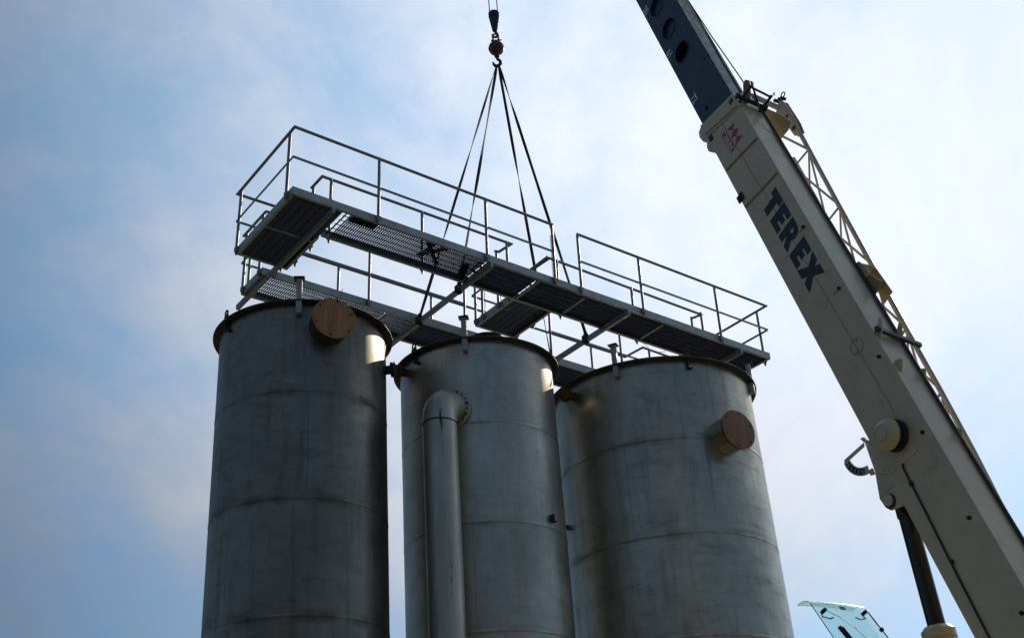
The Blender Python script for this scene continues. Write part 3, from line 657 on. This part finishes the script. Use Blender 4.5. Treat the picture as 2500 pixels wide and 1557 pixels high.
# cable reel drum on the side, its backing plate and boom-angle dial
b = MB(); b.prism([(-5.50, .02), (-5.79, .23), (-5.80, .47), (-5.66, .49), (-5.40, .50), (-5.35, .05)], -.010, .002); b.build('reel_plate', M_CREAM, bs, bevel=.002)
rc = (-5.50, .345, -.012)
b = MB(); b.lathe([(0, 0), (.170, 0), (.170, .06), (.155, .062), (.155, .11), (0, .11)], 40, rc, (0, 0, -1)); rl = b.build('cable_reel', M_DARK, bs)
b = MB(); b.lathe([(.166, .111), (.174, .125), (.170, .145), (.140, .185), (.092, .210), (.088, .203), (.076, .203), (.074, .212), (.0, .214)], 40, rc, (0, 0, -1)); b.build('reel_cover', M_CREAM, rl)
b = MB(); b.prism([(-5.27, -.0), (-5.20, -.05), (-5.62, -.12), (-5.77, .06), (-5.74, .21), (-5.60, .18), (-5.45, .03)], -.006, .003)
for (u_, v_) in ((-5.66, .0), (-5.71, .05), (-5.72, .12)): b.cyl((u_, v_, -.02), (u_, v_, -.005), .014, 8)
b.build('dial_bracket', M_CREAM, bs)
b = MB(); ctr = Vector((-5.285, -.085))
out = []; inn = []
for k in range(15):
    a = R(262) - R(78)*k/14; a2 = a
    out.append((-5.25+.355*math.cos(R(181+ (270-181)*0)+0)*0, 0))
def arcp(c, r, a0, a1, n=14): return [(c[0]+r*math.cos(R(a0+(a1-a0)*k/n)), c[1]+r*math.sin(R(a0+(a1-a0)*k/n))) for k in range(n+1)]
cc_ = (-5.27, -.10); A = arcp(cc_, .315, 272, 192); B = arcp(cc_, .225, 272, 192)
for i in range(14): b.prism([A[i], A[i+1], B[i+1], B[i]], -.034, -.024)
b.prism([(-5.262, -.415), (-5.222, -.385), (-5.26, -.05), (-5.30, -.07)], -.033, -.0245)
b.prism([(-5.252, -.05), (-5.19, -.07), (-5.20, -.03), (-5.26, -.01)], -.03, -.0)
b.prism([(-5.60, -.18), (-5.62, -.13), (-5.55, -.12), (-5.54, -.17)], -.0235, .0)
ad = b.build('angle_dial', M_CREAM, bs, smooth=0)
b = MB(); A = arcp(cc_, .300, 266, 204); B = arcp(cc_, .240, 266, 204)
for i in range(14): b.prism([A[i], A[i+1], B[i+1], B[i]], -.0365, -.0345)
b.build('dial_scale', M_INK, ad, smooth=0)
b = MB()
for k in range(5):
    a = 260-12.5*k; p0 = arcp(cc_, .255, a, a, 1)[0]; p1 = arcp(cc_, .288, a, a, 1)[0]; w_ = .007; nx, ny = -(p1[1]-p0[1]), p1[0]-p0[0]; l_ = math.hypot(nx, ny); nx *= w_/l_; ny *= w_/l_
    b.prism([(p0[0]-nx, p0[1]-ny), (p0[0]+nx, p0[1]+ny), (p1[0]+nx, p1[1]+ny), (p1[0]-nx, p1[1]-ny)], -.0385, -.0368)
b.build('dial_ticks', M_WHITE, ad, smooth=0)
# lift cylinder mount below the boom
mp_ = [(-5.20, .02), (-5.60, -.13), (-5.862, -.236), (-5.98, -.219), (-6.05, -.18), (-6.128, .016), (-5.875, .04)]
for w0 in (.004, BW-.03): 
    b = MB(); b.prism(mp_, w0, w0+.026); b.build('cylinder_mount', M_CREAM, bs, bevel=.003)
b = MB(); b.prism([(-5.22, .01), (-5.61, -.125), (-5.85, -.222), (-5.842, -.204), (-5.60, -.108), (-5.24, .02)], .032, BW-.032); b.prism([(-5.855, -.22), (-5.875, .02), (-5.860, .02), (-5.840, -.21)], -.004, .003); b.build('mount_gusset', M_CREAM, bs)
b = MB(); b.cyl((-5.965, -.125, -.03), (-5.965, -.125, BW+.03), .062, 28); b.cyl((-5.965, -.125, -.034), (-5.965, -.125, -.0302), .012, 8); b.build('mount_pin', M_CREAM, bs)
b = MB(); b.cyl((-5.975, -.128, -.012), (-5.975, -.128, .003), .078, 28); b.build('pin_washer', M_DARK, bs)
pA = Vector((-5.965, -.125, BW/2)); pd_ = Vector((-1.24, -.345, 0)).normalized()
b = MB(); b.cyl(pA, pA + pd_*1.50, .088, 32); b.cyl(pA + pd_*.06, pA + pd_*.16, .10, 32); b.build('cylinder_rod', M_ROD, crane, BLM)
b = MB(); b.cyl(pA + pd_*1.34, pA + pd_*3.5, .150, 36); b.cone(pA + pd_*1.30, pA + pd_*1.338, .13, .165, 36); b.cyl(pA + pd_*1.3385, pA + pd_*1.42, .166, 36); b.build('cylinder_barrel', M_CREAM, crane, BLM)
# hydraulic line along the side
b = MB(); b.tube([(-5.78, .245, -.012), (-5.83, .225, -.014), (-5.90, .222, -.014), (-6.4, .205, -.014), (-6.94, .181, -.014), (-7.743, .155, -.014), (-9.0, .12, -.014)], .010, 8)
for u_ in (-6.02, -6.94, -7.9): b.box((u_-.02, .155+(.06*(u_+9)/3) if u_ < -8 else (.185 if u_ < -6.5 else .20), -.03), (u_+.02, .21 if u_ < -6.5 else .24, -.0))
b.build('hydraulic_line', M_DARK, bs)
# top face fittings: cable, brackets, roller frame
b = MB(); b.tube([(.0, BH+.012, BW+.002), (-9.0, BH+.012, BW+.002)], .016, 8); b.build('boom_cable', M_RUB, bs)
b = MB(); b.prism([(-3.12, BH-.10), (-3.14, BH+.05), (-3.30, BH+.10), (-3.40, BH+.09), (-3.42, BH-.12)], BW+.020, BW+.030); b.box((-3.15, BH-.12, BW+.031), (-3.16, BH+.04, BW+.28)); b.build('jib_carrier', M_CREAM, bs)
b = MB(); b.prism([(-3.38, BH-.12), (-3.39, BH+.075), (-3.46, BH+.105), (-3.60, BH+.155), (-3.655, BH+.05), (-3.66, BH-.14)], BW+.032, BW+.042); b.box((-3.40, BH-.1, BW+.043), (-3.41, BH+.05, BW+.28)); b.prism([(-3.14, BH-.1), (-3.16, BH+.03), (-3.60, BH+.05), (-3.62, BH-.12)], BW+.281, BW+.29)
b.build('jib_carrier', M_CREAMD, bs)
b = MB(); b.bar([(-4.34, BH+.045, .0), (-4.48, BH+.045, .57)], .05, .04, up=(0, 1, 0)); b.build('jib_stow_bar', material('bar_blue_grey', (.05, .07, .085), .3, .4, .3, 20), bs, smooth=0)
for w_ in (.05, .335):
    b = MB(); b.prism([(-4.45, BH+.001), (-4.32, BH+.001), (-4.235, BH+.115), (-4.27, BH+.135), (-4.36, BH+.085)], w_, w_+.012, lambda x, y, h: (x, y, h)); b.build('bar_bracket', M_CREAM, bs)
for (u_, w_) in ((-4.84, .07), (-4.93, .345), (-5.75, .345)):
    b = MB(); b.prism([(u_-.09, BH+.001), (u_+.07, BH+.001), (u_+.05, BH+.06), (u_+.02, BH+.085), (u_-.03, BH+.06)], w_, w_+.01); b.cyl((u_+.02, BH+.06, w_-.02), (u_+.02, BH+.06, w_+.03), .010, 8); b.build('top_lug', M_CREAM, bs)
b = MB(); b.tube([(.10, BH+.06, -.02), (.0, BH+.06, .34)], .030, 12); b.cyl((.11, BH+.06, -.05), (.10, BH+.06, -.018), .045, 14); b.cyl((.0, BH+.06, .345), (-.015, BH+.06, .40), .05, 14)
b.tube([(.03, BH+.27, .02), (-.09, BH+.27, .30)], .016, 10)
for (u_, w_) in ((.06, .02), (-.05, .31)): b.tube([(u_, BH+.0, w_), (u_-.03, BH+.29, w_)], .020, 8)
b.tube([(.16, BH+.29, .07), (-.05, BH+.02, .31)], .014, 8); b.torus((-.09, BH+.325, .32), (0, .3, 1), .020, .005, 14, 6); b.torus((.05, BH+.315, .04), (0, .3, 1), .016, .0045, 14, 6)
b.build('rope_guide_frame', M_DARK, bs)
b = MB(); b.prism([(.16, BH+.01), (.36, BH+.13), (.37, BH+.19), (.31, BH+.225), (.20, BH+.19), (.06, BH+.08), (.06, BH+.01)], .12, .15); b.build('guide_cheek', M_RIB, bs, bevel=.003)
# telescoping inner sections
IV0, IV1, IW0, IW1 = .030, .700, .012, .262
def inner(u0_, u1_, v0, v1, w0, w1, mat, holes, third_dark):
    b = MB(); t = .006
    def q(p): b.face(p)
    # bottom, top, right faces as closed box shell; the left side plate carries round openings
    b.box((u0_, v0, w0+t), (u1_, v0+t, w1)); b.box((u0_, v0+t+.0005, w1-t), (u1_, v1-t-.0005, w1))
    hr = .165; cy = (v0+v1)/2-.045; edges = [u0_]; 
    for h_ in holes: edges += [h_-.2, h_+.2]
    edges.append(u1_)
    for i in range(0, len(edges), 2): 
        if edges[i+1]-edges[i] > .001: b.box((edges[i], v0, w0), (edges[i+1], v1, w0+t))
    n = 40
    for h_ in holes:
        def outer(a):
            c_, s_ = math.cos(a), math.sin(a); vv0, vv1 = cy-v0, v1-cy
            k = min(.2/abs(c_) if abs(c_) > 1e-9 else 9, (vv1/s_ if s_ > 1e-9 else 9), (vv0/-s_ if s_ < -1e-9 else 9)); return (h_+k*c_, cy+k*s_)
        angs = sorted([2*PI*k/n for k in range(n)] + [math.atan2(s_, c_) % (2*PI) for s_, c_ in ((v1-cy, .2), (v1-cy, -.2), (v0-cy, -.2), (v0-cy, .2))])
        for a, a2 in zip(angs, angs[1:]+[angs[0]+2*PI]):
            if a2-a < 1e-6: continue
            p = [(h_+hr*math.cos(a), cy+hr*math.sin(a)), outer(a), outer(a2), (h_+hr*math.cos(a2), cy+hr*math.sin(a2))]
            b.prism(p, w0, w0+t)
    o_ = b.build('telescopic_section', mat, crane, BLM, smooth=0)
    b = MB(); b.prism([(u0_, w0+.0), (u1_, w0), (u1_, w1), (u0_, w1)], v1+.0005, v1+.006, lambda x, y, h: (x, h, y)); b.build('top_plate', M_LITTOP, o_, smooth=0)
    for i, h_ in enumerate(holes):
        b = MB(); b.torus((h_, cy, w0-.002), (0, 0, 1), hr+.004, .008, 40, 6); b.lathe([(hr-.001, 0), (hr-.001, .045), (hr-.008, .045), (hr-.008, 0), (hr-.001, 0)], 40, (h_, cy, w0+.002), (0, 0, 1)); b.build('opening_rim', mat, o_)
        if i:
            b = MB(); b.prism([(h_+(hr-.001)*math.cos(2*PI*k/32), cy+(hr-.001)*math.sin(2*PI*k/32)) for k in range(32)], w0+.046, w0+.05); b.build('backing_disc', mat, o_)
    return o_
i1 = inner(-1.5, 5.6, IV0, IV1, IW0, IW1, M_BLUE, (1.98, 2.645, 3.31, 3.97, 4.63), True)
for txt, u_, v_ in (('50', 3.60, .045), ('61', 2.31, .05), ('72', 1.10, .055)):
    o_ = font_mesh(txt, .165, M_WHITE, i1, -u_-.02, v_+.005, .006, IW0-.0035, name='length_mark', stretch=1.0)
b = MB(); b.cyl((.66, .22, IW0-.02), (.66, .22, IW0-.001), .03, 12); b.cyl((1.35, .60, IW0-.01), (1.35, .60, IW0-.001), .018, 12); b.build('section_bolt', M_DARK, i1)
b = MB(); prism_u(b, rrect(.06, .67, .03, .245, .02), 5.4, 12.0); i2 = b.build('telescopic_section', M_CREAM, crane, BLM)
b = MB(); prism_u(b, rrect(.09, .64, .045, .23, .02), 11.8, 20.2); i3 = b.build('telescopic_section', M_CREAM, crane, BLM)
b = MB(); b.prism([(20.1, .05), (20.1, .70), (20.6, .85), (20.95, .60), (20.95, .05), (20.6, -.15)], .02, .05); b.prism([(20.1, .05), (20.1, .70), (20.6, .85), (20.95, .60), (20.95, .05), (20.6, -.15)], .225, .255); b.build('boom_head', M_CREAM, i3)
b = MB(); b.cyl((20.6, .02, .055), (20.6, .02, .22), .17, 28); b.cyl((20.6, .62, .055), (20.6, .62, .22), .17, 28); b.build('head_sheaves', M_DARK, i3)
b = MB(); b.tube([(20.6, .79, .14), (2.87, .752, .18), (1.72, .785, .18), (.50, .84, .18), (.1, .85, .18), (-.5, .752, .335), (-8.8, .750, .345)], .009, 8); b.build('winch_rope', M_ROPE, crane, BLM)
b = MB(); b.tube([(11.0, .735, .245), (3.27, .725, .225), (1.9, .716, .225), (1.2, .712, .20), (.4, .715, .20)], .008, 8); b.build('section_cable', M_RUB, crane, BLM)

# stowed lattice jib along the far side of the boom
def chA(u): 
    pts = [(.20, .80), (-.468, .794), (-.733, .762), (-1.86, .709), (-2.93, .658), (-3.96, .601), (-4.91, .560), (-5.69, .517), (-6.35, .465), (-8.3, .36)]
    for (a, va), (c, vc) in zip(pts[:-1], pts[1:]):
        if c <= u <= a: return va + (vc-va)*(a-u)/(a-c)
    return pts[-1][1]
def nodeA(u): return Vector((u, chA(u)-.02, .80))
def hgt(u): return .46 - .30*min(1, max(0, -u)/8.3)
def nodeB(u): return Vector((u, chA(u)-.02-hgt(u)*.8, .80-hgt(u)*.45))
def nodeC(u): return Vector((u, chA(u)-.02-hgt(u)*.95, .80+hgt(u)*.45))
jb = MB(); us = [-.35, -1.86, -2.93, -3.96, -4.91, -5.69, -6.35, -7.3, -8.3]
jb.tube([nodeA(u) for u in us], .030, 12); jib = jb.build('lattice_jib', M_JIB, crane, BLM)
b = MB(); b.tube([nodeB(u) for u in us], .028, 10); b.tube([nodeC(u) for u in us], .028, 10); b.build('jib_chord', M_JIB, jib)
nodes = [-.75, -1.88, -2.95, -3.97, -4.91, -5.72, -6.38, -7.2, -7.9]
for k, u in enumerate(nodes):
    b = MB(); A_ = nodeA(u); g_ = .5*(nodes[k-1]-u) if k else .45
    b.tube([A_, nodeB(u-.17)], .014, 8); b.tube([A_+Vector((-.02, 0, 0)), nodeC(u-.26)], .013, 8); b.tube([nodeB(u-.20), nodeC(u-.29)], .013, 8)
    if k < len(nodes)-1:
        un = nodes[k+1]; sp_ = u-un
        b.tube([A_+Vector((-.03, 0, 0)), nodeC(u-.75*sp_)], .014, 8); b.tube([nodeB(min(-.36, un+1.25*sp_)), nodeA(un+.04)], .016, 8)
    b.build('jib_lacing', M_JIB, jib)
b = MB(); b.tube([nodeB(-.15)+Vector((.25, .05, 0)), nodeA(-.73)], .017, 8); b.build('jib_lacing', M_JIB, jib)
b = MB()
fk = [(.259, .645), (.330, .79), (.235, .835), (-.243, .835), (-.434, .805), (-.375, .695), (-.149, .680)]
for w_ in (.775, .83): b.prism(fk, w_, w_+.018)
b.build('jib_fork', M_JIB, jib, bevel=.002)
b = MB(); b.cyl((.0, .76, .765), (.0, .76, .86), .022, 12); b.cyl((-.27, .75, .765), (-.27, .75, .86), .035, 12); b.build('fork_pin', M_DARK, jib)
b = MB(); b.prism([(.33, .635), (-.04, .785), (-.395, .900), (-.465, .80), (-.435, .60), (-.16, .55), (.30, .50)], .55, .565); b.build('jib_gusset', M_CREAMD, jib, smooth=0)
b = MB(); b.tube([(.93, .46, .78), (.25, .715, .80)], .040, 14); b.tube([(.60, .50, .55), (.93, .46, .78)], .03, 12); b.tube([(.85, .3, .45), (.93, .46, .78)], .03, 12); b.build('jib_strut', M_JIB, jib)
b = MB(); b.box((.31, .735, .785), (.41, .80, .83)); b.cyl((.43, .725, .77), (.43, .725, .85), .026, 12); b.cyl((.34, .83, .77), (.34, .83, .85), .024, 12); b.torus((.375, .868, .80), (.0, -.1, 1), .036, .0085, 22, 8); b.build('eye_bolt', M_DARK, jib)

# crane carrier, turntable, cab (below the picture)
az_b = math.atan2(BA.y, BA.x); CR = Matrix.Rotation(az_b, 4, 'Z')          # local x = towards the boom tip, y = left
b = MB(); b.box((-3.8, -.9, 1.55), (1.9, .9, 1.75)); b.box((-3.9, -1.2, 1.3), (-2.4, 1.2, 2.6)); b.prism([(-1.8, 1.751), (-1.2, 2.75), (.2, 2.75), (.9, 2.0), (1.7, 1.751)], .30, .36, lambda x, y, h: (x, h, y)); b.prism([(-1.8, 1.751), (-1.2, 2.75), (.2, 2.75), (.9, 2.0), (1.7, 1.751)], -.36, -.30, lambda x, y, h: (x, h, y)); b.build('turntable', M_CREAM, crane, CR, bevel=.01)
b = MB(); b.cyl((-.6, 0, 1.32), (-.6, 0, 1.548), .75, 40); b.box((-5.2, -1.25, .85), (4.6, 1.25, 1.31)); b.box((-5.3, -1.5, .6), (-4.9, 1.5, 1.0)); b.box((4.7, -1.5, .6), (5.0, 1.5, 1.0)); cr_ = b.build('carrier_frame', M_CREAM, crane, CR, bevel=.02)
for x_ in (-3.2, 3.0):
    for s_ in (-1, 1):
        b = MB(); b.lathe([(.0, -.22), (.35, -.22), (.62, -.24), (.70, -.17), (.72, 0), (.70, .17), (.62, .24), (.35, .22), (0, .22)], 36, (x_, s_*1.15, .72), (0, 1, 0)); wv = b.build('wheel', M_RUB, cr_)
        b = MB(); b.lathe([(0, .0), (.10, .0), (.12, -.06), (.30, -.08), (.34, 0), (.34, .01), (0, .01)], 28, (x_, s_*1.395, .72), (0, s_, 0)); b.build('rim', M_CREAM, wv)
# operator cab, left of the boom, its front glass swung up
cabm = CR.copy(); cabm.translation = Vector((.9, 1.15, 0)) @ Matrix.Rotation(-az_b, 3, 'Z')
cabm = CR @ Matrix.Translation((.55, 1.15, 0))
b = MB(); prof = [(-.75, 1.6), (.75, 1.6), (.85, 2.2), (.70, 3.02), (-.70, 3.10)]
b.prism([(-.75, 1.6), (.75, 1.6), (.82, 2.0), (-.75, 2.0)], -.42, .42, lambda x, y, h: (x, h, y)); b.box((-.75, -.42, 3.03), (.60, .42, 3.10))
for x_, y_ in ((-.72, -.4), (-.72, .4), (.10, .4), (.10, -.4)): b.box((x_-.03, y_-.02, 2.0), (x_+.03, y_+.02, 3.03))
for y_ in (-.4, .4): b.bar([(.80, y_, 2.0), (.60, y_, 3.05)], .05, .05)
cabo = b.build('cab', M_CREAM, crane, cabm)
b = MB(); b.box((-.68, .395, 2.02), (.06, .400, 3.02)); b.box((-.68, -.400, 2.02), (.06, -.395, 3.02)); b.build('cab_window', M_GLASS, cabo)
# raised glass panel, curved along its top
GK = 1.1; wd = Vector((.5625, .495, .045))*GK; C_ = Vector((2.4255, 10.208, 4.163)); dn = Vector((.112, -.06, -.285)).normalized()*GK
ctl = [dn*.10, dn*.05] + [Vector(p_)*GK for p_ in ((-.006, .006, .014), (-.026, .036, .032), (-.050, .085, .038), (-.075, .15, .030))]
prof3 = [C_ + dn*.78, C_ + dn*.5, C_ + dn*.25]
for k in range(len(ctl)-1):                                     # Catmull-Rom through the lip points
    p0, p1, p2, p3 = ctl[max(k-1, 0)], ctl[k], ctl[k+1], ctl[min(k+2, len(ctl)-1)]
    for q_ in range(4):
        t_ = q_/4; prof3.append(C_ + .5*((2*p1) + (p2-p0)*t_ + (2*p0-5*p1+4*p2-p3)*t_*t_ + (3*p1-p0-3*p2+p3)*t_**3))
prof3.append(C_ + ctl[-1])
def shift(p, j): return p
b = MB(); n_ = len(prof3); nrm = []
for i in range(n_):
    t_ = (prof3[min(i+1, n_-1)] - prof3[max(i-1, 0)]).normalized(); nrm.append(t_.cross(wd).normalized())
ga = []
K = 20
for side in (0, .006):
    ga.append([[b.bm.verts.new(prof3[i] + wd*(j/K) + nrm[i]*(side - .05*(j/K)*(1-j/K)) - Vector((piv.x, piv.y, 0))) for j in range(K+1)] for i in range(n_)])
for s_ in (0, 1):
    for i in range(n_-1):
        for j in range(K): b.bm.faces.new((ga[s_][i][j], ga[s_][i][j+1], ga[s_][i+1][j+1], ga[s_][i+1][j]))
for i in range(n_-1):
    for j in (0, K): b.bm.faces.new((ga[0][i][j], ga[0][i+1][j], ga[1][i+1][j], ga[1][i][j]))
for j in range(K):
    for i in (0, n_-1): b.bm.faces.new((ga[0][i][j], ga[0][i][j+1], ga[1][i][j+1], ga[1][i][j]))
gl = b.build('raised_cab_glass', M_GLASS, crane, smooth=60)
def gp(s_, t_, off=-.012): return C_ + dn*t_ + wd*s_ + nrm[2]*(off - .05*s_*(1-s_)) - Vector((piv.x, piv.y, 0))
nn = nrm[2]
b = MB()
b.tube([gp(.0, .0, .003), gp(.0, .78, .003)], .004, 6, up=(0, 1, 0)); b.build('edge_trim', M_RUB, gl)
for (s_, t_, d_) in ((.13, .07, 1), (.90, .05, -1)):
    b = MB(); b.cyl(gp(s_, t_, -.03), gp(s_, t_, .03), .017, 16); b.tube([gp(s_, t_, .028), gp(s_-.02*d_, t_+.035, .032), gp(s_+.10*d_, t_+.05, .035), gp(s_+.17*d_, t_+.035, .035)], .006, 8, up=(0, 1, 0)); b.build('glass_latch', M_RUB, gl)
b = MB(); b.tube([gp(.92, .06, -.03), gp(.93, .30, -.04), gp(.93, .6, -.05)], .006, 8, up=(0, 1, 0)); b.cyl(gp(.93, .235, -.05), gp(.93, .235, -.02), .018, 12); b.build('gas_strut', M_RUB, gl)
b = MB(); b.bar([gp(.17, .23, -.02), gp(.22, .42, -.02)], .035, .03); b.bar([gp(.22, .235, -.02), gp(.26, .42, -.02)], .03, .02); b.build('wiper_motor', M_DARK, gl)
b = MB(); b.prism([(.46, .015), (.56, .015), (.56, .045), (.46, .045)], -.004, -.0015, lambda s_, t_, h: gp(s_, t_, h)); b.build('glass_sticker', M_CREAMD, gl)
b = MB(); b.tube([gp(.17, .07, -.006), gp(.32, .12, -.006), gp(.48, .22, -.006), gp(.58, .36, -.006), gp(.62, .6, -.006)], .003, 6, up=(0, 1, 0)); b.build('washer_hose', M_WHITE, gl)
